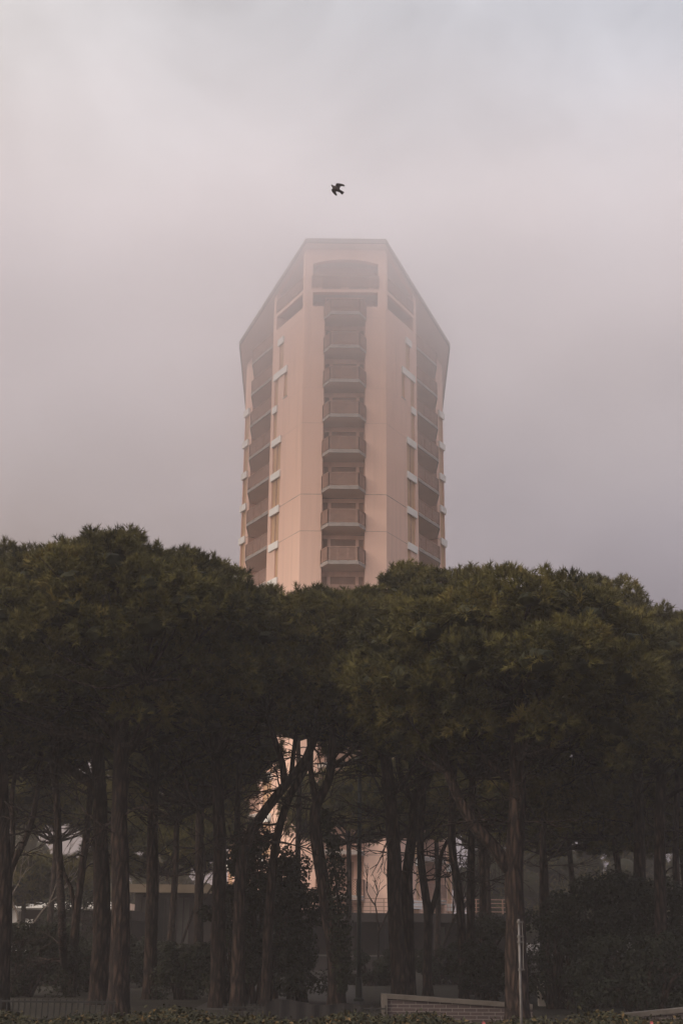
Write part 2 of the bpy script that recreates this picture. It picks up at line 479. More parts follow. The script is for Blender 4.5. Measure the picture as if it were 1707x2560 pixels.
SE = 5.48                       # end of the windowed flank; the loggia bay begins
LE, WE, INS, WINS = 11.6, 13.04, 2.6, 1.2

def window(P, s0, s1, z0, z1, inset, double, sill):
    m = MB(); pbox(m, P, s0, s1, inset + .09, inset + .14, z0, z1)
    w = m.build("window", SHUT, tower)
    m = MB()
    if double:
        c = (s0 + s1) / 2; pbox(m, P, c - .03, c + .03, inset + .05, inset + .088, z0, z1); m.build("frame", RAILM, w)
    if sill:
        m = MB(); pbox(m, P, s0 - .08, s1 + .08, inset - .06, inset - .003, z0 - .07, z0 - .01); m.build("sill", LIP, w)

for sd in (-1, 1):
    P = side_of(sd)
    ops = []
    for k, ws in side_win.items():
        for j, (a, b) in enumerate(ws):
            z1 = FL(k) - .62; z0 = FL(k - 1) - .08
            if k == 6 and j == 0: z0 += .25
            if k == 7: z0 = FL(6) - .08
            ops.append((a, b, z0, z1))
            window(P, a, b, z0, z1, 0, b - a > 1.0, k == 6 and j == 0)
    big = (.32, 4.95, Z_SH, 51.12); big2 = (.32, 4.95, 51.4, 56.5)
    wall(body, P, 0, SE, 0, 56, ops + [big, big2], .22)
    for k, (a, b) in side_pan.items():
        m = MB(); pbox(m, P, a, b, -.13, -.003, FL(k) - .66, FL(k) - .08); m.build("spandrel_panel", WHITE, tower)
    # end of the flank and loggia bay
    def vq(s0, i0, s1, i1, z0, z1):
        a, b = P(s0, i0), P(s1, i1)
        body.poly([(*a, z0), (*b, z0), (*b, min(z1, roof_z(b[1]) - .05)), (*a, min(z1, roof_z(a[1]) - .05))])
    vq(SE, 0, SE, INS, 0, 56)
    vq(SE - .53, .22, SE - .53, INS, Z_SH, 56)
    ld = []
    for k in range(-9, 7):
        ld.append((6.1, 7.3, FL(k) + .02, FL(k) + 2.3))
    wall(body, P, SE, LE, 0, 56, ld, .12, INS)
    for a, b, c, d in ld:
        m = MB(); pbox(m, P, a, b, INS + .06, INS + .11, c, d); m.build("loggia_door", SHUT2, tower)
    vq(LE, INS, LE, WINS, 0, 56)
    # wing wall with its window strip
    wo = []
    for k in range(-8, 7):
        z0, z1 = FL(k - 1) - .08, FL(k) - .62
        wo.append((12.15, 12.92, z0, z1)); window(P, 12.15, 12.92, z0, z1, WINS, False, False)
        m = MB(); pbox(m, P, 12.0, 13.1, WINS - .16, WINS - .003, FL(k) - .66, FL(k) - .08); m.build("spandrel_panel", WHITE, tower)
    wall(body, P, LE, WE, 0, 56, wo, .2, WINS)
    e = P(WE, WINS); e2 = (TX + sd * 8.6, 106.0); e3 = (TX + sd * 4.5, 112.0)
    for a, b in ((e, e2), (e2, e3)):
        body.poly([(*a, 0), (*b, 0), (*b, roof_z(b[1]) - .05), (*a, roof_z(a[1]) - .05)])
    # top storey set-back wall
    wall(body, P, .9, SE, Z_SH - .4, 56, [], .1, 1.7)
    m = MB(); m.plan([P(.2, .25), P(SE - .54, .25), P(SE - .54, 1.69), P(1.0, 1.69)], 51.14, 51.38); m.build("terrace_slab", SOFFIT, tower)
    tr = railing(tower, [P(.34, -.02), P(4.93, -.02)], 51.42, 1.1); tr.name = "terrace_railing"
    # side loggias
    for k in range(-8, 8):
        z = FL(k)
        if z + 1.2 > roof_z(P(9.4, 0)[1]): continue
        b = sub("loggia", tower)
        m = MB(); m.plan([P(SE + .01, .06), P(9.36, .06), P(11.40, 1.19), P(LE - .01, 1.26), P(LE - .01, INS - .01), P(SE + .01, INS - .01)], z - .20, z); m.build("slab", SOFFIT, b)
        m = MB(); m.plan([P(SE + .01, -.02), P(9.42, -.02), P(11.44, 1.17), P(11.41, 1.185), P(9.375, .058), P(SE + .01, .058)], z - .22, z + .03); m.build("edge", SLABM, b)
        m = MB(); m.plan([P(SE + .01, .03), P(9.35, .03), P(9.35, .10), P(SE + .01, .10)], z + .032, z + .09); m.build("kerb", LIP, b)  # pale strip also stands in for light glinting below the rail
        railing(b, [P(SE + .02, .02), P(9.38, .02), P(11.40, 1.16)], z + .02, 1.2)
bk = ((TX - 4.5, 112.0), (TX + 4.5, 112.0))
body.poly([(*bk[0], 0), (*bk[1], 0), (*bk[1], roof_z(112) - .05), (*bk[0], roof_z(112) - .05)])
body.build("wall", PINK, tower)

# front balconies
for k in range(-8, 8):
    z = FL(k)
    b = sub("balcony", tower)
    pl = [front(-1.6, .94), front(-1.6, .0), front(-1.64, -.12), front(-1.12, -1.08), front(1.12, -1.08), front(1.64, -.12), front(1.6, .0), front(1.6, .94)]
    m = MB(); m.plan(pl, z - .20, z - .02); m.build("slab", SOFFIT, b)
    r_ = [front(-1.69, -.02), front(-1.69, -.14), front(-1.15, -1.15), front(1.15, -1.15), front(1.69, -.14), front(1.69, -.02)]
    ri = [front(-1.645, -.02), front(-1.645, -.125), front(-1.125, -1.085), front(1.125, -1.085), front(1.645, -.125), front(1.645, -.02)]
    m = MB()
    for i in range(5):
        m.prism([(*r_[i], z - .22), (*r_[i + 1], z - .22), (*ri[i + 1], z - .22), (*ri[i], z - .22)], [(*r_[i], z + .03), (*r_[i + 1], z + .03), (*ri[i + 1], z + .03), (*ri[i], z + .03)])
    m.build("edge", SLABM, b)
    rk = [front(-1.63, -.02), front(-1.63, -.11), front(-1.11, -1.06), front(1.11, -1.06), front(1.63, -.11), front(1.63, -.02)]
    rj = [front(-1.57, -.02), front(-1.57, -.09), front(-1.07, -1.0), front(1.07, -1.0), front(1.57, -.09), front(1.57, -.02)]
    m = MB()
    for i in range(5):
        m.prism([(*rk[i], z - .01), (*rk[i + 1], z - .01), (*rj[i + 1], z - .01), (*rj[i], z - .01)], [(*rk[i], z + .10), (*rk[i + 1], z + .10), (*rj[i + 1], z + .10), (*rj[i], z + .10)])
    m.build("kerb", LIP, b)  # pale kerb colour also paints in the sunlit line along the slab
    railing(b, [front(-1.66, -.03), front(-1.66, -.13), front(-1.135, -1.11), front(1.135, -1.11), front(1.66, -.13), front(1.66, -.03)], z, .78)

# roof: one sheet falling to the back
rp = [(-3.24, 87.35), (3.24, 87.35), (9.24, 97.77), (9.15, 103.4), (9.1, 107), (4.8, 112.6), (-4.8, 112.6), (-9.1, 107), (-9.15, 103.4), (-9.24, 97.77)]
rp = [(TX + x, y) for x, y in rp]
m = MB(); m.prism([(x, y, roof_z(y)) for x, y in rp], [(x, y, roof_z(y) + .12) for x, y in rp]); rf = m.build("roof", SOFFIT, tower)
m = MB()
cx_, cy_ = TX, 99.0
for i in range(len(rp)):
    a, b = rp[i], rp[(i + 1) % len(rp)]
    def grow(p, d):
        v = Vector((p[0] - cx_, p[1] - cy_)); L = v.length; v = v * ((L + d) / L); return (cx_ + v.x, cy_ + v.y)
    a2, b2 = grow(a, .1), grow(b, .1); a0, b0 = grow(a, .004), grow(b, .004)
    m.prism([(*a2, roof_z(a[1]) - .1), (*b2, roof_z(b[1]) - .1), (*b0, roof_z(b[1]) - .1), (*a0, roof_z(a[1]) - .1)],
            [(*a2, roof_z(a[1]) + .3), (*b2, roof_z(b[1]) + .3), (*b0, roof_z(b[1]) + .3), (*a0, roof_z(a[1]) + .3)])
m.build("fascia", ROOFM, rf)
m = MB(); m.prism([(x, y, roof_z(y) + .124) for x, y in rp], [(x, y, roof_z(y) + .26) for x, y in rp]); m.build("covering", ROOFM, rf)

# ------------------------------------------------------------------ stone pines
def tufts(pos, dirs, scale, nd=17, shoot=.11, ln=.125, wd=.0095, nvar=6, tint=None):
    """Shoots ringed with needles: (n*3, 3) triangle soup and a tint per vertex."""
    pos = np.asarray(pos, np.float32); d = np.asarray(dirs, np.float32)
    d /= np.linalg.norm(d, axis=1, keepdims=True) + 1e-9
    n = len(pos)
    tpl = []
    for _ in range(nvar):
        t = RNG.uniform(0, 1, nd); az = RNG.uniform(0, 2 * np.pi, nd); th = np.radians(RNG.uniform(10, 70, nd)) * (1.15 - .4 * t)
        base = np.stack([np.zeros(nd), np.zeros(nd), t * shoot], 1)
        v = np.stack([np.sin(th) * np.cos(az), np.sin(th) * np.sin(az), np.cos(th)], 1)
        side = np.cross(v, RNG.normal(size=(nd, 3))); side /= np.linalg.norm(side, axis=1, keepdims=True)
        L = ln * RNG.uniform(.75, 1.15, nd)[:, None]
        tpl.append(np.stack([base - side * wd, base + side * wd, base + v * L], 1))
    tpl = np.array(tpl, np.float32).reshape(nvar, nd * 3, 3)
    a = np.cross(d, RNG.normal(size=(n, 3))); a /= np.linalg.norm(a, axis=1, keepdims=True) + 1e-9
    b = np.cross(d, a)
    Rm = np.stack([a, b, d], 2).astype(np.float32)                 # columns
    v = tpl[RNG.integers(0, nvar, n)] * np.asarray(scale, np.float32)[:, None, None]
    out = np.einsum('nij,nkj->nki', Rm, v) + pos[:, None, :]
    tt = np.repeat(tint if tint is not None else RNG.uniform(0, 1, n), nd * 3)
    return out.reshape(-1, 3), tt

ICO = None
def ico():
    global ICO
    if ICO is None:
        import bmesh
        bm = bmesh.new(); bmesh.ops.create_icosphere(bm, subdivisions=2, radius=1.0)
        ICO = np.array([[v.co[:] for v in f.verts] for f in bm.faces], np.float32)      # (n, 3, 3)
        bm.free()
    return ICO

def crown_points(C, rx, ry, ht, hb, nlobe, npom, rl=(.5, .86), seed=0, rp=.2):
    """An umbrella of rounded lobes; pompoms of needles sit on each lobe's upper side.
    Returns lobes, tuft positions, directions, tints, and the triangles of dark solid cores added to block light."""
    g = np.random.default_rng(seed)
    rm = (rl[0] + rl[1]) / 2
    ex, ey, et, eb = max(.3, rx - rm * .8), max(.3, ry - rm * .8), max(.3, ht - rm * .75), max(.2, hb - rm * .35)
    cl, tries = [], 0
    while len(cl) < nlobe and tries < 4000:
        tries += 1
        v = g.normal(size=3); v /= np.linalg.norm(v)
        if v[2] < -.85: continue
        f = g.uniform(.88, 1.0) if g.random() > .2 else g.uniform(.4, .85)
        f *= 1 + .04 * math.sin(3 * math.atan2(v[1], v[0]) + seed)
        p = np.array([C[0] + ex * v[0] * f, C[1] + ey * v[1] * f, C[2] + (et if v[2] > 0 else eb) * v[2] * f])
        r = g.uniform(*rl) * (1.0 if v[2] > -.3 else .8)
        if any(np.linalg.norm((p - q) * (1, 1, 1.4)) < .52 * (r + t) for q, t, _ in cl) and tries < 2500: continue
        cl.append((p, r, v))
    P, D, T, K = [], [], [], []
    for p, r, v in cl:
        lobe_t = g.uniform(.15, .6)
        sq = np.array([1, 1, .68]) * g.uniform(.9, 1.1, 3)
        shade_core = ico() * (1 + .10 * np.sin(ico()[:, :, :1] * 7 + ico()[:, :, 1:2] * 5 + seed)) * r * .42 * sq + p - [0, 0, .06 * r]  # opaque blob added inside the lobe to block light and deepen its shade
        K.append(shade_core.reshape(-1, 3))
        n = int(npom * (r / .7) ** 2 * g.uniform(.85, 1.15) * (.4 if v[1] > .45 and v[2] < .15 else 1))
        w = g.normal(size=(n, 3)); w /= np.linalg.norm(w, axis=1, keepdims=True)
        lo = w[:, 2] < -.62; w[lo, 2] *= -1
        bump = 1 + .09 * np.sin(5 * w[:, :1] + 4 * w[:, 1:2] + p[0]) + g.normal(size=(n, 1)) * .05
        up_ = w[:, 2] > .45
        c = p + w * r * np.where(up_ & (g.random(n) < .22), 1.22, 1.0)[:, None] * g.uniform(.62, .84, (n, 1)) * bump * sq
        k = 5
        d = g.normal(size=(n, k, 3)); d /= np.linalg.norm(d, axis=2, keepdims=True)
        d = d * .85 + (w * .75 + np.array([0, 0, .45]))[:, None, :]
        d /= np.linalg.norm(d, axis=2, keepdims=True)
        P.append((c[:, None, :] + d * g.uniform(.0, rp * .55, (n, k, 1))).reshape(-1, 3)); D.append(d.reshape(-1, 3))
        T.append(np.repeat(np.clip(lobe_t + g.normal(size=n) * .16, 0, 1), k))
    return cl, np.concatenate(P), np.concatenate(D), np.concatenate(T), np.concatenate(K)

def pine(label, group, base, trunk, r0, r1, crown=None, limbs=(), seed=1, nd=17, sc=1.0, name="stone_pine", sides=12):
    """base = ground point; trunk = points upward; limbs = [(points, r0, r1)]; crown = dict."""
    o = empty(name, base, label, "tree", group)
    m = MB()
    pts = smooth_path([base - Vector((0, 0, .15))] + list(trunk))
    L = len(pts)
    rad = []
    for k, p in enumerate(pts):
        t = k / (L - 1)
        flare = 1 + .35 * math.exp(-(p.z - base.z + .1) / .35)
        rad.append((r0 + (r1 - r0) * t) * flare)
    m.tube(pts, rad, sides, .07, seed)
    nodes = [(pts[-1], r1), (pts[int(L * .8)], r1)]
    for j, (lp, a, b) in enumerate(limbs):
        q = smooth_path(lp, .3); n = len(q)
        m.tube(q, [a + (b - a) * k / (n - 1) for k in range(n)], 8, .06, seed * 31 + j)
        nodes += [(q[-1], b), (q[int(n * .66)], b)]
    if sides >= 12:
        rr = random.Random(seed * 7 + 1)
        for _ in range(13):
            i = int(L * rr.uniform(.50, .97)); p = pts[min(i, L - 1)]
            a_ = rr.uniform(0, 6.283); d = Vector((math.cos(a_), math.sin(a_) * .7, rr.uniform(-.15, .55))).normalized()
            ln_ = rr.uniform(.7, 2.1); q = [p]
            for k in range(6):
                d = (d + Vector((rr.uniform(-.3, .3), rr.uniform(-.3, .3), rr.uniform(-.3, .22)))).normalized(); q.append(q[-1] + d * ln_ / 6)
            w0 = rr.uniform(.018, .034)
            m.tube(q, [w0 * (1 - .11 * k) for k in range(7)], 5, 0, 0, False)
            for k in range(rr.choice((3, 4, 5))):
                s0 = q[rr.choice((2, 3, 4, 5))]; e = s0 + (d + Vector((rr.uniform(-1, 1), rr.uniform(-.8, .8), rr.uniform(-.7, .7)))).normalized() * ln_ * rr.uniform(.25, .5)
                md = s0.lerp(e, .5) + Vector((rr.uniform(-.08, .08), 0, rr.uniform(-.08, .08)))
                m.tube([s0, md, e], [.014, .011, .007], 4, 0, 0, False)
                m.tube([md, md + (e - s0) * .4 + Vector((rr.uniform(-.2, .2), 0, rr.uniform(-.2, .2)))], [.010, .006], 4, 0, 0, False)
    if crown:
        C = crown["C"]
        cl, P, D, T, K = crown_points((C.x, C.y, C.z), crown["rx"], crown.get("ry", crown["rx"]), crown["ht"], crown["hb"], crown["n"], crown["t"], crown.get("rl", (.5, .86)), seed)
        rr = random.Random(seed)
        for p, r, v in cl:
            p = Vector(p)
            nd_, rb = min(nodes, key=lambda q: (q[0] - p).length + (3 if q[0].z > p.z else 0))
            mid = nd_.lerp(p, .5) + Vector((rr.uniform(-.3, .3), rr.uniform(-.3, .3), rr.uniform(-.35, .1)))
            q = smooth_path([nd_, mid, p], .5); n = len(q)
            ra = min(rb * .8, .075)
            m.tube(q, [ra + (.014 - ra) * k / (n - 1) for k in range(n)], 5, 0, 0, False)
            for _ in range(2):
                e = p + Vector((rr.uniform(-1, 1), rr.uniform(-1, 1), rr.uniform(-.1, .6))) * r * .9
                m.tube([mid.lerp(p, rr.uniform(.5, .95)), mid.lerp(e, .75), e], [.018, .013, .006], 4, 0, 0, False)
        V, tt = tufts(P, D, sc * RNG.uniform(.8, 1.25, len(P)), nd, tint=T)
        V = np.concatenate([V, K]); tt = np.concatenate([tt, np.full(len(K), .0)])  # blobs get the darkest tint: the crown's inner shade put into colour
        soup("crown", V, 3, NEEDLE, o, tt, base)
    m.build("trunk", BARK, o, smooth=True)
    return o

def ground_at(px, Y):
    p = at(px, 2400, Y); return Vector((p.x, Y, 0))

def path_at(Y, *pp): return [at(x, y, Y) for x, y in pp]

def crown_at(px, ytop, ybot, Y, rx, n, t, **k):
    top, bot = at(px, ytop + 26, Y), at(px, ybot + 20, Y)
    h = top.z - bot.z
    return dict(C=Vector((top.x, Y, bot.z + h * .45)), rx=rx, ht=h * .55, hb=h * .45, n=n, t=t, **k)

G1 = "stone pines standing in front of the tower"
pine("big stone pine with furrowed reddish trunk, tall dome crown on the left", G1, ground_at(304, 28), path_at(28, (303, 2300), (299, 2050), (304, 1860), (300, 1720)), .225, .15,
     crown_at(290, 1325, 1860, 28, 4.3, 134, 62), [(path_at(28, (300, 1900), (375, 1820), (450, 1740)), .12, .05), (path_at(28, (303, 1860), (240, 1790), (150, 1700)), .12, .05), ([at(302, 1840, 28), at(330, 1780, 26.5), at(360, 1700, 25.5)], .1, .05)], 11)
pine("big stone pine behind the thin grey post, low limb forking to the left", G1, ground_at(1287, 26), path_at(26, (1288, 2300), (1284, 2170), (1293, 2000), (1290, 1850), (1302, 1740)), .245, .14,
     crown_at(1265, 1425, 1900, 26, 3.6, 100, 62), [(path_at(26, (1272, 2175), (1235, 2118), (1180, 2055), (1135, 1970), (1108, 1890), (1100, 1790)), .15, .08), (path_at(26, (1283, 1955), (1240, 1925), (1205, 1890), (1180, 1850)), .075, .04),
     (path_at(26, (1296, 1890), (1345, 1820), (1400, 1730)), .1, .05)], 12)
pine("stone pine with thick dark trunk close behind the reddish furrowed trunk", G1, ground_at(255, 33), path_at(33, (255, 2300), (252, 2100), (248, 1930), (235, 1780)), .24, .16,
     crown_at(120, 1355, 1830, 33, 3.9, 131, 62), [(path_at(33, (262, 1972), (203, 1943), (145, 1899), (124, 1884), (70, 1780)), .14, .07)], 13)
pine("slim stone pine between the furrowed trunk and the twin dark trunks", G1, ground_at(380, 36), path_at(36, (380, 2250), (384, 2000), (392, 1850)), .19, .13, crown_at(420, 1368, 1900, 36, 4.2, 131, 62), [], 14)
pine("dark stone pine with a bare limb reaching up to the left, beside the ivy bushes", G1, ground_at(548, 32), path_at(32, (548, 2250), (549, 2080), (542, 1900), (548, 1760)), .20, .13,
     crown_at(540, 1378, 1850, 32, 2.5, 93, 62), [(path_at(32, (540, 2060), (531, 2052), (498, 2026), (470, 1975), (455, 1920)), .06, .03)], 15)
pine("distant straight stone pine trunk left of the bare-limbed dark pine", G1, ground_at(498, 44), path_at(44, (498, 2250), (500, 2050), (505, 1900)), .18, .13, crown_at(500, 1690, 1980, 44, 3.6, 89, 62), [], 16)
pine("stone pine with a strongly leaning forked trunk crossing the tower base", G1, ground_at(598, 31), path_at(31, (598, 2300), (606, 2140), (640, 2060), (705, 1972), (766, 1895), (800, 1800)), .17, .10,
     crown_at(770, 1446, 1790, 31, 2.8, 70, 62), [(path_at(31, (712, 1965), (706, 1910), (690, 1859), (668, 1790)), .10, .06), (path_at(31, (728, 1945), (732, 1900), (740, 1830)), .075, .05)], 17)
pine("thinner leaning stone pine parallel to the forked leaning one", G1, ground_at(668, 32), path_at(32, (672, 2300), (690, 2105), (726, 1986), (772, 1905), (775, 1830)), .13, .09, crown_at(650, 1450, 1760, 33, 2.6, 70, 62), [], 18)
pine("slender distant pine trunk in the gap before the tower base", G1, ground_at(744, 48), path_at(48, (744, 2178), (748, 1968), (745, 1850)), .12, .09, crown_at(760, 1600, 1790, 48, 2.4, 53, 62), [], 19)
pine("stone pine with a V-shaped fork and dark ivy clinging to its trunk", G1, ground_at(842, 31), path_at(31, (838, 2400), (815, 2250), (796, 2140), (788, 2060), (790, 2015), (822, 1950), (830, 1880), (834, 1790)), .21, .09,
     crown_at(868, 1450, 1850, 31, 2.8, 76, 62), [(path_at(31, (792, 2030), (785, 1975), (776, 1920), (780, 1840)), .10, .06)], 20)
pine("straight stone pine just right of the green street lamp", G1, ground_at(1002, 32), path_at(32, (998, 2430), (988, 2312), (984, 2130), (974, 1986), (962, 1880)), .22, .15, crown_at(985, 1432, 1960, 32, 3.0, 83, 62), [], 21)
pine("stone pine with a Y-shaped fork beside the straight pine near the lamp", G1, ground_at(1022, 33), path_at(33, (1020, 2300), (1018, 2179), (1032, 2077), (1036, 1997), (1058, 1968), (1077, 1920), (1086, 1850)), .17, .10,
     crown_at(1085, 1392, 1840, 33, 3.3, 100, 62), [(path_at(33, (1034, 2005), (1012, 1972), (996, 1915), (990, 1850)), .1, .07)], 22)
pine("thin stone pine with a bent trunk and a limb rising to the right", G1, ground_at(1068, 40), path_at(40, (1068, 2400), (1070, 2293), (1058, 2203), (1050, 2130), (1054, 2040), (1060, 1930)), .15, .10, crown_at(1120, 1500, 1860, 40, 3.6, 89, 62),
     [(path_at(40, (1074, 2290), (1093, 2220), (1104, 2130), (1126, 2090), (1140, 2040)), .09, .04)], 23)
pine("slim dark pine left of the low left-hand fork of the big pine", G1, ground_at(1158, 38), path_at(38, (1156, 2400), (1147, 2232), (1129, 2112), (1134, 1915)), .14, .11, crown_at(1150, 1480, 1880, 38, 3.6, 89, 62), [], 24)
pine("slim dark pine seen under the low fork of the big pine", G1, ground_at(1175, 41), path_at(41, (1176, 2300), (1178, 2112), (1180, 1950)), .15, .11, crown_at(1300, 1500, 1860, 41, 4.0, 104, 62), [], 25)
pine("dark pine trunk rising from the shrubs at the right", G1, ground_at(1600, 35), path_at(35, (1600, 2300), (1597, 2100), (1590, 1900), (1560, 1780)), .19, .13, crown_at(1480, 1420, 1900, 34, 3.3, 108, 62),
     [(path_at(35, (1594, 1960), (1540, 1870), (1480, 1780)), .1, .05)], 26)
pine("twin of the shrub-side pine, nearer the right border with rising limb", G1, ground_at(1650, 33), path_at(33, (1650, 2300), (1648, 2050), (1655, 1900), (1670, 1780)), .17, .12, crown_at(1640, 1488, 1960, 32, 2.8, 89, 62),
     [(path_at(33, (1650, 2010), (1680, 1985), (1712, 1970)), .07, .04)], 27)
pine("thick dark pine trunk cut by the left border", G1, ground_at(6, 30), path_at(30, (8, 2300), (6, 2050), (0, 1880), (-10, 1750)), .23, .15, crown_at(-15, 1365, 1900, 30, 3.6, 104, 62), [], 28)
pine("small pine with a wide fork by the left border", G1, ground_at(22, 37), path_at(37, (22, 2300), (26, 2180), (60, 2110), (84, 2040), (98, 1960)), .13, .07, crown_at(90, 1560, 1960, 37, 3.3, 79, 62),
     [(path_at(37, (26, 2190), (33, 2090), (30, 2000), (40, 1930)), .09, .06)], 29)
pine("slender slightly bent pine left of the S-curved thin one", G1, ground_at(162, 85), path_at(34, (160, 2400), (150, 2179), (143, 2004), (133, 1900)), .125, .095, crown_at(60, 1480, 1830, 35, 3.6, 89, 62), [], 30)
pine("thin S-curved pine with a low stub fork on its left", G1, ground_at(182, 37), path_at(37, (182, 2450), (190, 2312), (205, 2179), (218, 2077), (226, 1968), (213, 1906), (188, 1860)), .13, .08, crown_at(250, 1560, 1810, 38, 3.4, 83, 62),
     [(path_at(37, (189, 2290), (178, 2220), (160, 2180), (152, 2120)), .07, .04)], 31)
pine("thin dark pine rising behind the leaning forked pine", G1, ground_at(596, 39), path_at(39, (596, 2250), (594, 2041), (600, 1900)), .12, .09, crown_at(560, 1560, 1800, 40, 2.8, 64, 62), [], 32)
pine("slender pine with spreading bare branches behind the right-hand shrubs", G1, ground_at(1354, 46), path_at(46, (1354, 2200), (1358, 2050), (1350, 1920)), .12, .08, crown_at(1400, 1640, 1900, 46, 3.6, 89, 62),
     [(path_at(46, (1356, 2160), (1400, 2120), (1420, 2080)), .06, .03), (path_at(46, (1357, 2080), (1385, 2000), (1430, 1950)), .05, .03)], 33)
pine("thin paired dark pine at the far right edge", G1, ground_at(1692, 40), path_at(40, (1692, 2300), (1688, 2100), (1694, 1900)), .12, .09, crown_at(1690, 1560, 1900, 40, 3.2, 76, 62), [], 85)

G2 = "distant stone pines behind the front row"
for (px, yt, yb, Y, rx, lab) in [
    (870, 1905, 2110, 62, 3.8, "distant olive pine crown right behind the street lamp"),
    (1085, 1935, 2080, 64, 2.6, "small distant pine crown between the forked pines and tower corner"),
    (1205, 1930, 2110, 60, 3.0, "distant pine crown under the low fork of the big pine"),
    (1410, 1930, 2140, 56, 4.2, "broad distant olive pine crown behind the right-hand shrubs"),
    (1570, 1900, 2150, 58, 3.8, "distant pine crown behind the dark trunks at the right"),
    (150, 1950, 2070, 58, 3.0, "distant pine crown between the slender bent pine and left border"),
    (70, 2120, 2260, 66, 3.8, "low distant pine crown above the white house at the left"),
    (400, 2000, 2200, 60, 3.8, "distant pine crown above the tan-roofed house"),
    (320, 1960, 2110, 66, 3.0, "far pine crown glimpsed beside the furrowed trunk"),
    (545, 1950, 2090, 64, 2.2, "far pine crown beside the leaning trunk"),
    (30, 1880, 2060, 50, 3.6, "rear pine crown low behind the trunk at the left border"),
    (450, 1840, 2030, 50, 3.6, "rear pine crown behind the bare limb reaching left"),
    (985, 1880, 2085, 52, 3.0, "rear pine crown behind the straight pine by the lamp"),
    (1190, 1860, 2060, 50, 3.2, "rear pine crown behind the big pine's low fork"),
    (1340, 1850, 2050, 48, 3.4, "rear pine crown right of the big pine's trunk"),
    (1520, 1880, 2120, 47, 3.8, "rear pine crown above the right-hand thicket"),
    (1680, 1880, 2150, 46, 3.6, "rear pine crown by the right border above the thicket"),
]:
    c = crown_at(px, yt - 25, yb, Y, rx, int(2.2 * rx * rx + 8), 34, rl=(.75, 1.15))
    b = Vector((c["C"].x, Y, 0))
    pine(lab, G2, b, [Vector((b.x + .1, Y, c["C"].z * .5)), Vector((b.x, Y, c["C"].z))], .17, .1, c, [], 50 + px, nd=12, sc=1.5, sides=8)

# far-off wood on both sides of the tower: reads as one mass
wp, wd_, wt, wk = [], [], [], []
g = np.random.default_rng(99)
for sgn in (-1, 1):
    for k in range(60):
        xx = sgn * g.uniform(13, 62); yy = g.uniform(100, 124); hh = g.uniform(6.5, 9.6) + (1.2 if sgn > 0 else 0) * (1 - .2 * (yy - 100) / 24 * 0)
        for q in range(9):
            c = np.array([xx + g.uniform(-2.6, 2.6), yy + g.uniform(-2, 2), hh * g.uniform(.25, .95)]); r = g.uniform(.9, 1.7)
            wk.append((ico() * r * .72 + c).reshape(-1, 3)); n = 46; w = g.normal(size=(n, 3)); w /= np.linalg.norm(w, axis=1, keepdims=True)  # solid dark blobs added inside the foliage to shut out the bright sky
            wp.append(c + w * r * g.uniform(.6, 1, (n, 1))); wd_.append(w + [0, 0, .5]); wt.append(np.clip(g.uniform(.1, .7) + g.normal(size=n) * .15, 0, 1))
wp, wd_, wt = np.concatenate(wp), np.concatenate(wd_), np.concatenate(wt)
V, tt = tufts(wp, wd_, np.full(len(wp), 2.4), 10, tint=wt)
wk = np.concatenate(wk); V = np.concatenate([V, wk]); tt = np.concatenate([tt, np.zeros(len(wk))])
tag(soup("distant_wood", V, 3, NEEDLE, None, tt), "dark far-off wood behind the houses", kind="stuff")

# ------------------------------------------------------------------ bare trees
def bare_tree(label, base, height, lean, mt, seed, r0=.07, levels=4, spread=.6):
    o = empty("bare_tree", base, label, "tree", None)
    rr = random.Random(seed); m = MB()
    def grow(p, d, L, r, lv):
        q = [p]; dd = d.copy(); n = 4
        for k in range(n):
            dd = (dd + Vector((rr.uniform(-.18, .18), rr.uniform(-.18, .18), rr.uniform(-.05, .15)))).normalized()
            q.append(q[-1] + dd * (L / n))
        m.tube(q, [r * (1 - .45 * k / n) for k in range(n + 1)], 6 if lv > 1 else 4, 0, 0, False)
        if lv == 0: return
        for k in range(rr.choice((2, 3, 3))):
            a = rr.uniform(0, 6.283)
            nd = (dd + Vector((math.cos(a), math.sin(a), rr.uniform(-.1, .5))) * spread).normalized()
            s = q[-1] if k < 2 else q[2]
            grow(s, nd, L * rr.uniform(.55, .8), r * .66, lv - 1)
    grow(base, Vector((lean, 0, 1)).normalized(), height, r0, levels)
    m.build("trunk", mt, o)
    return o
bare_tree("pale bare tree with spreading branches by the left border", ground_at(53, 52), 2.6, .0, PALEBARK, 3, .07, 5)
bare_tree("bare dark tree with fine twigs before the tower's lower left", ground_at(655, 50), 3.1, -.1, BARK, 5, .07, 5)
bare_tree("bare dark tree with fine twigs before the salmon wall", ground_at(958, 54), 1.9, -.15, BARK, 8, .07, 5)
bare_tree("bare tree with crooked limbs near the tower's right corner", ground_at(1095, 56), 2.4, .1, BARK, 9, .08, 5)
bare_tree("bare tree spreading behind the slim trunks at left", ground_at(440, 50), 2.6, .2, BARK, 14, .08, 5)

# ------------------------------------------------------------------ broad-leaved shrubs, ivy, hedge
def leaves(P, D, size, asp=.5):
    n = len(P); P = np.asarray(P, np.float32); D = np.asarray(D, np.float32) + RNG.normal(size=(n, 3)) * .5
    D /= np.linalg.norm(D, axis=1, keepdims=True) + 1e-9
    a = np.cross(D, RNG.normal(size=(n, 3))); a /= np.linalg.norm(a, axis=1, keepdims=True) + 1e-9
    b = np.cross(D, a)
    s = (size * RNG.uniform(.7, 1.3, n))[:, None]
    q = np.stack([P - a * s, P - b * s * asp + D * s * .15, P + a * s, P + b * s * asp + D * s * .15], 1)
    return q.reshape(-1, 3)

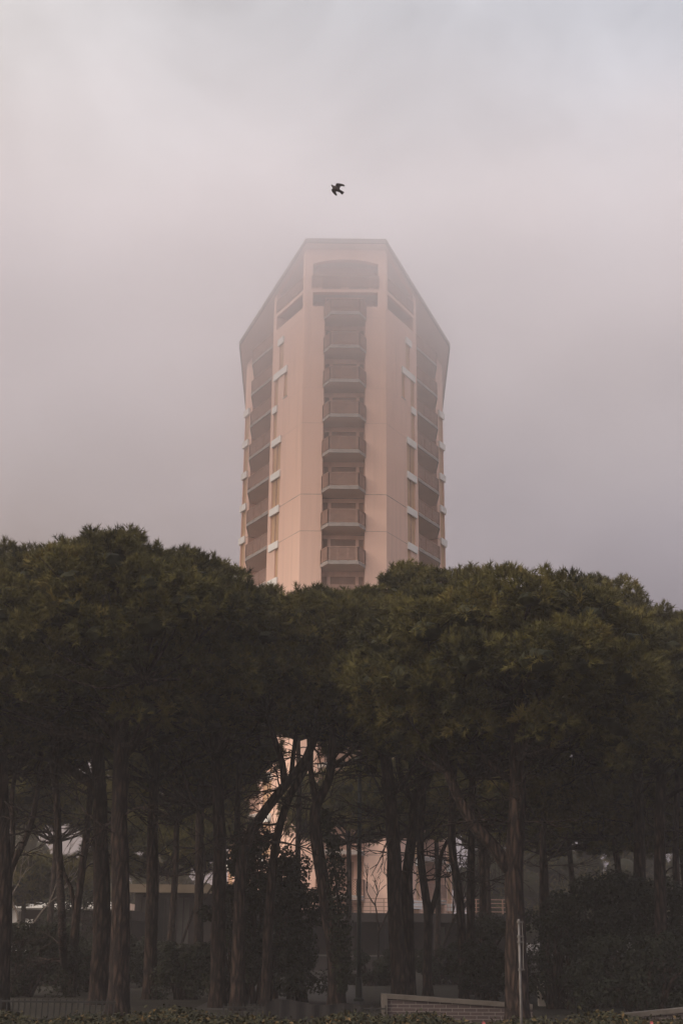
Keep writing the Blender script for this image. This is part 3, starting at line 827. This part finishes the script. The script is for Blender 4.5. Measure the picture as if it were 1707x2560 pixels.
def shrub(label, base, rx, ry, h, nblob, nleaf, size, seed, mt=LEAF, group=None, name="shrub", stems=5):
    o = empty(name, base, label, "shrub", group)
    g = np.random.default_rng(seed); rr = random.Random(seed)
    P, D, T = [], [], []
    m = MB()
    for k in range(nblob):
        a = g.uniform(0, 6.283); f = math.sqrt(g.uniform(0, 1)); zz = g.uniform(.12, .9)
        w = math.sqrt(max(.15, 1 - (zz * .95) ** 2.5))
        c = np.array([base.x + rx * f * w * math.cos(a), base.y + ry * f * w * math.sin(a), base.z + h * zz])
        r = g.uniform(.22, .38) * min(rx, h * .6) * (1.15 - .4 * zz)
        n = int(nleaf * g.uniform(.7, 1.3))
        v = g.normal(size=(n, 3)); v /= np.linalg.norm(v, axis=1, keepdims=True)
        P.append(c + v * r * g.uniform(.6, 1.08, (n, 1)) * np.array([1, 1, .85])); D.append(v + np.array([0, 0, .5])); T.append(np.clip(g.uniform(.1, .6) + g.normal(size=n) * .15, 0, 1))
        if k % max(1, nblob // 16) == 0:
            s = Vector((base.x + rr.uniform(-.3, .3) * rx, base.y + rr.uniform(-.3, .3) * ry, base.z))
            e = Vector(c)
            m.tube([s, s.lerp(e, .5) + Vector((0, 0, .15 * h)), e], [.05, .035, .012], 5, 0, 0, False)
    V = leaves(np.concatenate(P), np.concatenate(D), size)
    soup("foliage", V, 4, mt, o, np.repeat(np.concatenate(T), 4), base)
    m.build("stems", BARK, o)
    return o

G3 = "dark broad-leaved shrubs under the pines"
def shr(label, px, Y, rx, h, nb, nl, size, seed): shrub(label, ground_at(px, Y), rx, rx * .7, h, nb, nl, size, seed, group=G3)
shr("tall dark shrub against the big pine's right side", 1395, 33, 1.1, 3.1, 36, 150, .05, 1)
shr("broad dark shrub in the middle of the right-hand thicket", 1520, 34, 1.7, 3.5, 60, 260, .055, 2)
shr("wide dark shrub reaching the right border", 1680, 34, 1.6, 3.4, 56, 260, .055, 3)
shr("low dark shrub in front of the thicket at the right", 1600, 30, 1.5, 1.9, 40, 240, .05, 4)
shr("tall leafy bush at the foot of the leaning pines", 655, 34, 1.3, 4.7, 70, 250, .06, 5)
shr("dark bush left of the leaning pines' foot", 580, 34, .9, 3.2, 44, 220, .055, 6)
shr("round dark bush beside the ivy-covered trunk", 745, 35, .9, 3.4, 44, 220, .055, 7)
shr("low dark bush between the slim trunks on the left", 470, 36, 1.0, 1.5, 30, 200, .05, 8)
shr("dark low shrub near the left border", 60, 37, 1.6, 2.1, 44, 220, .05, 9)
shr("low dark shrub under the big pine's left fork", 1210, 36, 1.1, 1.6, 30, 200, .05, 10)
shrub("thin loose bush before the white house at the left", ground_at(170, 62), 2.4, 1.2, 3.9, 36, 90, .09, 12, group=G3)
shr("low dark shrub behind the S-curved pine", 190, 40, 1.5, 1.9, 36, 200, .05, 11)

for lab, px, Y_, rx, h, sd in (("straggling bush before the tan-roofed house", 350, 50, 1.7, 1.7, 21), ("dark bush before the left half of the pavilion", 425, 46, 1.4, 1.5, 22),
        ("bush at the pavilion between the lamp and the straight pine", 935, 48, 1.3, 1.3, 23), ("bush in front of the pavilion under the big pine's fork", 1110, 50, 1.7, 1.5, 24),
        ("bushy growth beneath the slender pines at far left", 125, 45, 1.7, 2.0, 25), ("taller bush hiding the pavilion's right corner", 1240, 46, 1.4, 2.5, 26),
        ("thin bush right behind the furrowed trunk", 290, 44, 1.2, 1.8, 27)):
    shr(lab, px, Y_, rx, h, 34, 190, .06, sd)

# ivy on the V-forked pine
iv = path_at(30.8, (850, 2470), (846, 2330), (838, 2200), (822, 2090), (812, 2040))
p_ = smooth_path(iv, .2)
ivy = empty("ivy_plant", ground_at(850, 30.8), "dark ivy climbing the right side of the V-forked pine", "ivy")
P, D = [], []
for k, c in enumerate(p_):
    t = k / (len(p_) - 1); n = 110
    v = RNG.normal(size=(n, 3)); v /= np.linalg.norm(v, axis=1, keepdims=True)
    w = .15 + .13 * math.sin(3.1 * t) + RNG.uniform(-.03, .05)
    P.append(np.array(c) + np.array([.05, -.12, 0]) + v * w * RNG.uniform(.6, 1.1, (n, 1))); D.append(v)
V = leaves(np.concatenate(P), np.concatenate(D), .045, .8)
soup("leaves", V, 4, LEAF, ivy, np.repeat(RNG.uniform(0, .6, len(V) // 4), 4), ivy.location)
m = MB(); m.tube([c + Vector((.02, -.06, 0)) for c in p_], [.03] * len(p_), 5); m.build("stem", BARK, ivy)

# foreground hedge along the pavement
hb = Vector((0, 17.6, 0))
hedge = empty("hedge", hb, "low clipped hedge with yellowing leaves along the bottom edge", "hedge")
n = 30000
x = RNG.uniform(-6.2, 6.2, n); u_ = RNG.uniform(0, 1, n)
top = RNG.random(n) < .62
y = np.where(top, RNG.uniform(16.8, 18.6, n), 16.8 - RNG.uniform(0, .08, n))
hgt = .54 + .05 * np.sin(x * 2.1) + .035 * np.sin(x * 5.3 + 1) + .03 * np.sin(y * 7 + x)
z = np.where(top, hgt + RNG.normal(size=n) * .03, hgt * u_)
P = np.stack([x, y, z], 1); D = np.where(top[:, None], [[0, -.2, 1]], [[0, -1, .4]]) + RNG.normal(size=(n, 3)) * .4
V = leaves(P, D, .032, .5)
soup("foliage", V, 4, HEDGEM, hedge, np.repeat(np.clip(RNG.normal(size=n) * .28 + .4, 0, 1), 4), hb)
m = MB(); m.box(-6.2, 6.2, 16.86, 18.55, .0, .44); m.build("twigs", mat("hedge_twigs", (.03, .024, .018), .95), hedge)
PET = mat("pink_petal", (.45, .12, .12), .6)
for px, py in ((1208, 2558), (1627, 2557)):
    c = at(px, py, 16.75); fl = MB()
    for k in range(6):
        a = k * math.pi / 3; d = Vector((math.cos(a), -.35, math.sin(a)))
        s = Vector((-math.sin(a), 0, math.cos(a)))
        fl.poly([c, c + d * .014 + s * .009, c + d * .026, c + d * .014 - s * .009])
    fl.build("flower", PET, hedge)

# ------------------------------------------------------------------ brick wall by the hedge
def brick_mat():
    m = bpy.data.materials.new("brickwork"); m.use_nodes = True
    t = m.node_tree; b = t.nodes["Principled BSDF"]; b.inputs["Roughness"].default_value = .9
    tcn = t.nodes.new("ShaderNodeNewGeometry"); mp = t.nodes.new("ShaderNodeMapping"); mp.inputs["Rotation"].default_value = (R(90), 0, 0)
    t.links.new(tcn.outputs["Position"], mp.inputs[0])
    br = t.nodes.new("ShaderNodeTexBrick"); br.inputs["Scale"].default_value = 1.0
    br.inputs["Brick Width"].default_value = .25; br.inputs["Row Height"].default_value = .068; br.inputs["Mortar Size"].default_value = .007
    br.inputs["Color1"].default_value = (.048, .033, .033, 1); br.inputs["Color2"].default_value = (.066, .044, .042, 1); br.inputs["Mortar"].default_value = (.15, .125, .115, 1)
    t.links.new(mp.outputs[0], br.inputs["Vector"]); t.links.new(br.outputs["Color"], b.inputs["Base Color"])
    bp = t.nodes.new("ShaderNodeBump"); bp.inputs["Strength"].default_value = .5; bp.inputs["Distance"].default_value = .01; bp.invert = True
    t.links.new(br.outputs["Fac"], bp.inputs["Height"]); t.links.new(bp.outputs[0], b.inputs["Normal"])
    return m
BRICK = brick_mat()
CONC = mat("concrete_cap", (.115, .097, .083), .9, (4, (.075, .062, .053), .4, .7), (20, .4, .01))
def brick_wall(label, Y, pa, pb, pillar):
    a, b = at(*pa, Y), at(*pb, Y)
    o = empty("brick_wall", Vector(((a.x + b.x) / 2, Y, 0)), label, "wall")
    m = MB(); m.prism([(a.x, Y, 0), (b.x, Y, 0), (b.x, Y + .24, 0), (a.x, Y + .24, 0)], [(a.x, Y, a.z - .09), (b.x, Y, b.z - .09), (b.x, Y + .24, b.z - .09), (a.x, Y + .24, a.z - .09)])
    m.build("brickwork", BRICK, o)
    m = MB()
    y0, y1 = Y - .04, Y + .28
    m.prism([(a.x, y0, a.z - .086), (b.x, y0, b.z - .086), (b.x, y1, b.z - .086), (a.x, y1, a.z - .086)], [(a.x, y0, a.z), (b.x, y0, b.z), (b.x, y1, b.z), (a.x, y1, a.z)])
    m.build("coping", CONC, o)
    if pillar:
        m = MB(); m.box(a.x - .12, a.x - .003, Y - .05, Y + .29, 0, a.z + .004); m.build("end_pier", CONC, o)
    return o
brick_wall("low brick wall with sloping concrete coping left of the big pine", 27.2, (968, 2485), (1330, 2511), True)
brick_wall("low brick wall with rising coping at the right border", 27.0, (1560, 2534), (1800, 2511), False)

# ------------------------------------------------------------------ thin post and street lamp
STEEL = mat("galvanised_steel", (.125, .112, .104), .6, (9, (.08, .072, .067), .4, .7), metal=.2)
GREEN = mat("dark_green_paint", (.016, .024, .019), .45, (6, (.01, .016, .013), .4, .7))
Y = 14.0
a, b = at(1296, 2298, Y), at(1303, 2570, Y)
d = (b - a); foot = a + d * ((a.z) / -d.z) if d.z < 0 else b
post = empty("sign_post", Vector((foot.x, foot.y, 0)), "thin leaning bare grey steel post at the hedge, without a sign", "post")
m = MB(); m.tube([foot, a], [.016, .0125], 12); m.build("pole", STEEL, post, smooth=True)
for py in (2305, 2342, 2356, 2426):
    t = (py - 2298) / (2570 - 2298); c = a.lerp(b, t); m = MB()
    m.tube([c + Vector((0, 0, .012)), c - Vector((0, 0, .012))], [.022, .022], 12)
    m.bar(c + Vector((.015, -.0, 0)), c + Vector((.05, 0, 0)), .012); m.build("clamp", STEEL, post)
m = MB(); w0 = a.lerp(b, .03) + Vector((.034, 0, 0)); w1 = a.lerp(b, .47) + Vector((.034, 0, 0))
m.tube([w0, w0.lerp(w1, .5) + Vector((.006, 0, 0)), w1], [.006, .006, .006], 6); m.build("wire", STEEL, post)

Y = 36.0
lb = ground_at(897, Y); lt = at(900, 1896, Y)
lamp = empty("street_lamp", lb, "dark green street lamp with flat round head among the pines", "street lamp")
H = lt.z
def lathe(mb, c, prof, n=16):
    i0 = len(mb.v)
    for r, z in prof:
        for j in range(n):
            q = 2 * math.pi * j / n; mb.v.append((c.x + r * math.cos(q), c.y + r * math.sin(q), c.z + z))
    for k in range(len(prof) - 1):
        for j in range(n):
            p, q = i0 + k * n + j, i0 + k * n + (j + 1) % n
            mb.f.append((p, q, q + n, p + n))
    mb.f.append(tuple(i0 + j for j in reversed(range(n)))); mb.f.append(tuple(i0 + (len(prof) - 1) * n + j for j in range(n)))
m = MB(); lathe(m, lb, [(.066, .62), (.062, 1.5), (.055, H - .3)]); m.build("pole", GREEN, lamp, smooth=True)
m = MB(); lathe(m, lb, [(.15, 0), (.15, .06), (.10, .10), (.09, .55), (.067, .618)]); m.build("base", GREEN, lamp)
m = MB(); lathe(m, lb, [(.056, H - .298), (.09, H - .2), (.10, H - .14), (.20, H - .10), (.205, H - .05), (.12, H), (.03, H + .015)]); hd = m.build("lamp_head", GREEN, lamp)
m = MB(); lathe(m, lb, [(.085, H + .004), (.09, H + .03), (.05, H + .045)]); m.build("cap", STEEL, hd)  # paler metal here paints in the glint on top of the lamp head

# ------------------------------------------------------------------ netting on the low fence
DARKM = mat("dark_metal", (.012, .011, .010), .6)
NETM = mat("dark_net", (.012, .010, .010), .9, (3, (.02, .017, .016), .4, .7))
Y = 25.0
fa, fb = at(560, 2500, Y), at(965, 2500, Y)
fence = empty("picket_fence", Vector(((fa.x + fb.x) / 2, Y, 0)), "low dark metal fence with a dark net sagging over it, behind the hedge", "fence")
m = MB()
k = fa.x
while k < fb.x:
    m.bar((k, Y, 0), (k, Y, .42), .022); k += .09
m.bar((fa.x, Y, .12), (fb.x, Y, .12), .03); m.bar((fa.x, Y, .36), (fb.x, Y, .36), .03)
m.build("pickets", DARKM, fence)
m = MB(); n = 40; x0, x1 = at(655, 2500, Y).x, at(905, 2500, Y).x
for k in range(n):
    q = []
    for t in (k / n, (k + 1) / n):
        xx = x0 + (x1 - x0) * t
        zt = .47 + .05 * math.sin(t * 6.6 + .6) - .16 * max(0, 1 - t * 7) ** 1.5 - .10 * max(0, t * 6 - 5)
        yb = Y - .06 - .02 * math.sin(t * 40)
        q.append((xx, yb, zt))
    (xa, ya, za), (xb, yb, zb) = q
    m.prism([(xa, ya, .05), (xb, yb, .05), (xb, yb + .025, .05), (xa, ya + .025, .05)], [(xa, ya, za), (xb, yb, zb), (xb, yb + .025, zb), (xa, ya + .025, za)])
m.build("net", NETM, fence)
Y = 24.5
fa, fb = at(-40, 2500, Y), at(290, 2500, Y)
fence2 = empty("picket_fence", Vector(((fa.x + fb.x) / 2, Y, 0)), "dark metal picket fence behind the hedge at the left", "fence")
m = MB(); k = fa.x
while k < fb.x:
    m.bar((k, Y, 0), (k, Y, .5), .025); k += .11
m.bar((fa.x, Y, .15), (fb.x, Y, .15), .035); m.bar((fa.x, Y, .45), (fb.x, Y, .45), .035)
m.build("pickets", DARKM, fence2)

# ------------------------------------------------------------------ low buildings under the tower
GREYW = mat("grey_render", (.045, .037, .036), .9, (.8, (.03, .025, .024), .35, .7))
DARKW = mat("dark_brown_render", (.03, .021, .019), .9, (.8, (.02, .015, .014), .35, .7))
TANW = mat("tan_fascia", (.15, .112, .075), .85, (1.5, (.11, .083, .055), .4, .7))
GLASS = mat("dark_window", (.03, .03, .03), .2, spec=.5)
CURT = mat("pale_blind", (.12, .11, .095), .9, (2, (.10, .092, .08), .4, .7))

def low_building(label, Y, xa, xb, zroof, slab_m, win_px, parapet=True, rail=None, depth=8.0, wallm=DARKW, name="low_building"):
    x0, x1 = at(xa, 2300, Y).x, at(xb, 2300, Y).x
    o = empty(name, Vector(((x0 + x1) / 2, Y, 0)), label, "building")
    ops = []
    zs, zt = .78, zroof - .62
    for a, b in win_px: ops.append((at(a, 2350, Y + 1.2).x, at(b, 2350, Y + 1.2).x, zs + .02, zt - .05))
    body = MB()
    def P(s, inset=0.0): return (s, Y + 1.2 + inset)
    wall(body, P, x0 + .2, x1 - .2, 0, zroof - .45, ops, .2)
    for xx in (x0 + .2, x1 - .2):
        body.poly([(xx, Y + 1.2, 0), (xx, Y + depth, 0), (xx, Y + depth, zroof - .45), (xx, Y + 1.2, zroof - .45)])
    body.poly([(x0 + .2, Y + depth, 0), (x1 - .2, Y + depth, 0), (x1 - .2, Y + depth, zroof - .45), (x0 + .2, Y + depth, zroof - .45)])
    body.build("wall", wallm, o)
    for i, (a, b, c, d) in enumerate(ops):
        m = MB(); m.box(a, b, Y + 1.2 + .12, Y + 1.2 + .16, c, d); w = m.build("window", CURT if i % 2 == 0 else GLASS, o)
        m = MB(); m.box((a + b) / 2 - .03, (a + b) / 2 + .03, Y + 1.2 + .07, Y + 1.2 + .118, c, d); m.build("frame", GREYW, w)
    m = MB(); m.box(x0, x1, Y, Y + depth + .3, zroof - .45, zroof); m.build("roof", slab_m, o)
    if parapet:
        m = MB(); m.box(x0, x1, Y - .3, Y - .1, -.4, .72); pz = m.build("terrace_parapet", GREYW, o)
        m = MB(); m.box(x0, x1, Y - .34, Y - .06, .723, .80); m.build("coping", CURT, pz)
        k = x0 + 1.5
        while k < x1 - 1:
            m = MB(); m.box(k, k + .22, Y + .1, Y + .32, .0, zroof - .453); m.build("column", GREYW, o); k += 4.6
    if rail:
        a, b = at(rail[0], 2280, Y + .2).x, at(rail[1], 2280, Y + .2).x
        m = MB(); yy = Y + .25
        for h in (.12, .34, .56, .75): m.bar((a, yy, zroof + h), (b, yy, zroof + h), .035)
        k = a
        while k <= b: m.bar((k, yy, zroof), (k, yy, zroof + .77), .045); k += .72
        m.build("roof_railing", RAILM, o)
    return o
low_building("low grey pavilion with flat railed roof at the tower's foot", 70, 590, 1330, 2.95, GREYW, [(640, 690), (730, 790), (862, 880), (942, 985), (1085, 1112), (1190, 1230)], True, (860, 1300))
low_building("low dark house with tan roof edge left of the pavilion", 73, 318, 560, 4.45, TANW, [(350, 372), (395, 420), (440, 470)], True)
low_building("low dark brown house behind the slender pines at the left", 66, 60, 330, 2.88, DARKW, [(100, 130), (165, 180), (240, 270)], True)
m_ = MB()
o = low_building("white flat-roofed house far behind at the left", 92, -40, 300, 3.95, WHITE, [(40, 60), (120, 150)], False, None, 8.0, WHITE, "white_house")
# small pale garden wall glimpsed between the shrubs
g0, g1 = at(1345, 2470, 34.2), at(1425, 2470, 34.2)
gw = empty("garden_wall", Vector(((g0.x + g1.x) / 2, 34.2, 0)), "pale garden wall glimpsed through the right-hand shrubs", "wall")
m = MB(); m.box(g0.x, g1.x, 34.2, 34.4, 0, .62); m.build("masonry", mat("pale_render", (.72, .66, .58), .9, (3, (.6, .54, .46), .4, .7)), gw)
m = MB(); m.box(g0.x - .05, g1.x + .05, 34.15, 34.45, .623, .69); m.build("coping", CONC, gw)

# ------------------------------------------------------------------ bird
def bird():
    c = at(843, 473, 27.5)
    ux, uy = _r.copy(), _u.copy()
    px = 27.5 / FPX / (_f.y) * 1.0
    d0 = (c - Vector((0, 0, CAMZ))); px = d0.dot(_f) / FPX * .0638      # one unit of the traced outline, in metres
    fw = d0.normalized()
    def q(x, y, z=0): return c + ux * ((x - 830) * px) - uy * ((y - 690) * px) + fw * z
    m = MB()
    # body: rings from beak to tail
    spine = [(585, 512, .002), (612, 530, .018), (650, 575, .030), (700, 610, .044), (770, 655, .058), (840, 705, .056), (900, 745, .042), (950, 770, .028)]
    P_ = [q(x, y, .0) for x, y, r in spine]
    m.tube(P_, [r for _, _, r in spine], 12)
    def plate(pts, t, lift):
        """Thin feathered plate, thick at its root; lift(i) pushes points up, away from the viewer."""
        a = [q(x, y, lift(x, y)) for x, y in pts]
        b = [p + fw * t for p in a]
        m.prism(a, b)
    plate([(755, 555), (785, 470), (830, 452), (890, 455), (1000, 480), (1095, 505), (1122, 545), (1112, 585), (1075, 575), (1005, 568), (950, 590), (930, 655), (905, 670), (840, 690)], .012, lambda x, y: -.02 + .00022 * max(0, x - 800))
    plate([(655, 650), (610, 685), (595, 720), (625, 790), (690, 875), (775, 945), (835, 932), (800, 880), (780, 790), (800, 770), (850, 740), (790, 690)], .012, lambda x, y: -.02 + .00022 * max(0, y - 700))
    plate([(880, 690), (930, 705), (1020, 755), (1105, 805), (1075, 860), (1020, 905), (985, 880), (900, 800), (860, 770)], .010, lambda x, y: 0)
    o = m.build("bird", mat("grey_brown_feathers", (.060, .048, .045), .8, (14, (.03, .025, .024), .45, .65)), loc=c)
    tag(o, "small dark pigeon gliding with bent wings above the tower", "bird")
bird()

# ------------------------------------------------------------------ air
def volume_mat(name, col, dens, aniso=0.0):
    m = bpy.data.materials.new(name); m.use_nodes = True
    t = m.node_tree; t.nodes.clear()
    o = t.nodes.new("ShaderNodeOutputMaterial"); v = t.nodes.new("ShaderNodeVolumePrincipled")
    v.inputs["Color"].default_value = col + (1,); v.inputs["Density"].default_value = dens; v.inputs["Anisotropy"].default_value = aniso
    t.links.new(v.outputs[0], o.inputs["Volume"])
    return m
m = MB(); m.box(-260, 260, -120, 260, -1, 58)
tag(m.build("haze", volume_mat("haze_air", (.95, .87, .85), .00108)), kind="stuff")
fm = bpy.data.materials.new("fog_air"); fm.use_nodes = True
t = fm.node_tree; t.nodes.clear(); NN = t.nodes.new; L = t.links.new
fo = NN("ShaderNodeOutputMaterial"); fv = NN("ShaderNodeVolumePrincipled")
fv.inputs["Color"].default_value = (.925, .905, .94, 1)
fg = NN("ShaderNodeNewGeometry"); fs = NN("ShaderNodeSeparateXYZ"); L(fg.outputs["Position"], fs.inputs[0])
def fmap(sock, a, b, c, d, mode='SMOOTHSTEP'):
    n = NN("ShaderNodeMapRange"); n.interpolation_type = mode
    n.inputs["From Min"].default_value = a; n.inputs["From Max"].default_value = b; n.inputs["To Min"].default_value = c; n.inputs["To Max"].default_value = d
    L(sock, n.inputs["Value"]); return n.outputs[0]
def fmul(a, b):
    n = NN("ShaderNodeMath"); n.operation = 'MULTIPLY'; L(a, n.inputs[0])
    if isinstance(b, float): n.inputs[1].default_value = b
    else: L(b, n.inputs[1])
    return n.outputs[0]
hz = fmap(fs.outputs["Z"], 30, 57, 0, 1, 'LINEAR')
hp = NN("ShaderNodeMath"); hp.operation = 'POWER'; L(hz, hp.inputs[0]); hp.inputs[1].default_value = 1.7
fr = fmap(fs.outputs["Y"], 58, 84, 0, 1); bk_ = fmap(fs.outputs["Y"], 92, 150, 1, 0); tp = fmap(fs.outputs["Z"], 56, 62, 1, 0)
fn = NN("ShaderNodeTexNoise"); fn.inputs["Scale"].default_value = .075; fn.inputs["Detail"].default_value = 3; L(fg.outputs["Position"], fn.inputs["Vector"])
fp = fmap(fn.outputs["Fac"], .35, .68, .62, 1.4, 'LINEAR')
L(fmul(fmul(fmul(fmul(hp.outputs[0], fr), fmul(bk_, tp)), fp), .092), fv.inputs["Density"])
L(fv.outputs[0], fo.inputs["Volume"])
fm.cycles.volume_step_rate = .22
m = MB(); m.box(-75, 75, 58, 150, 30, 62)
tag(m.build("fog_bank", fm), kind="stuff")
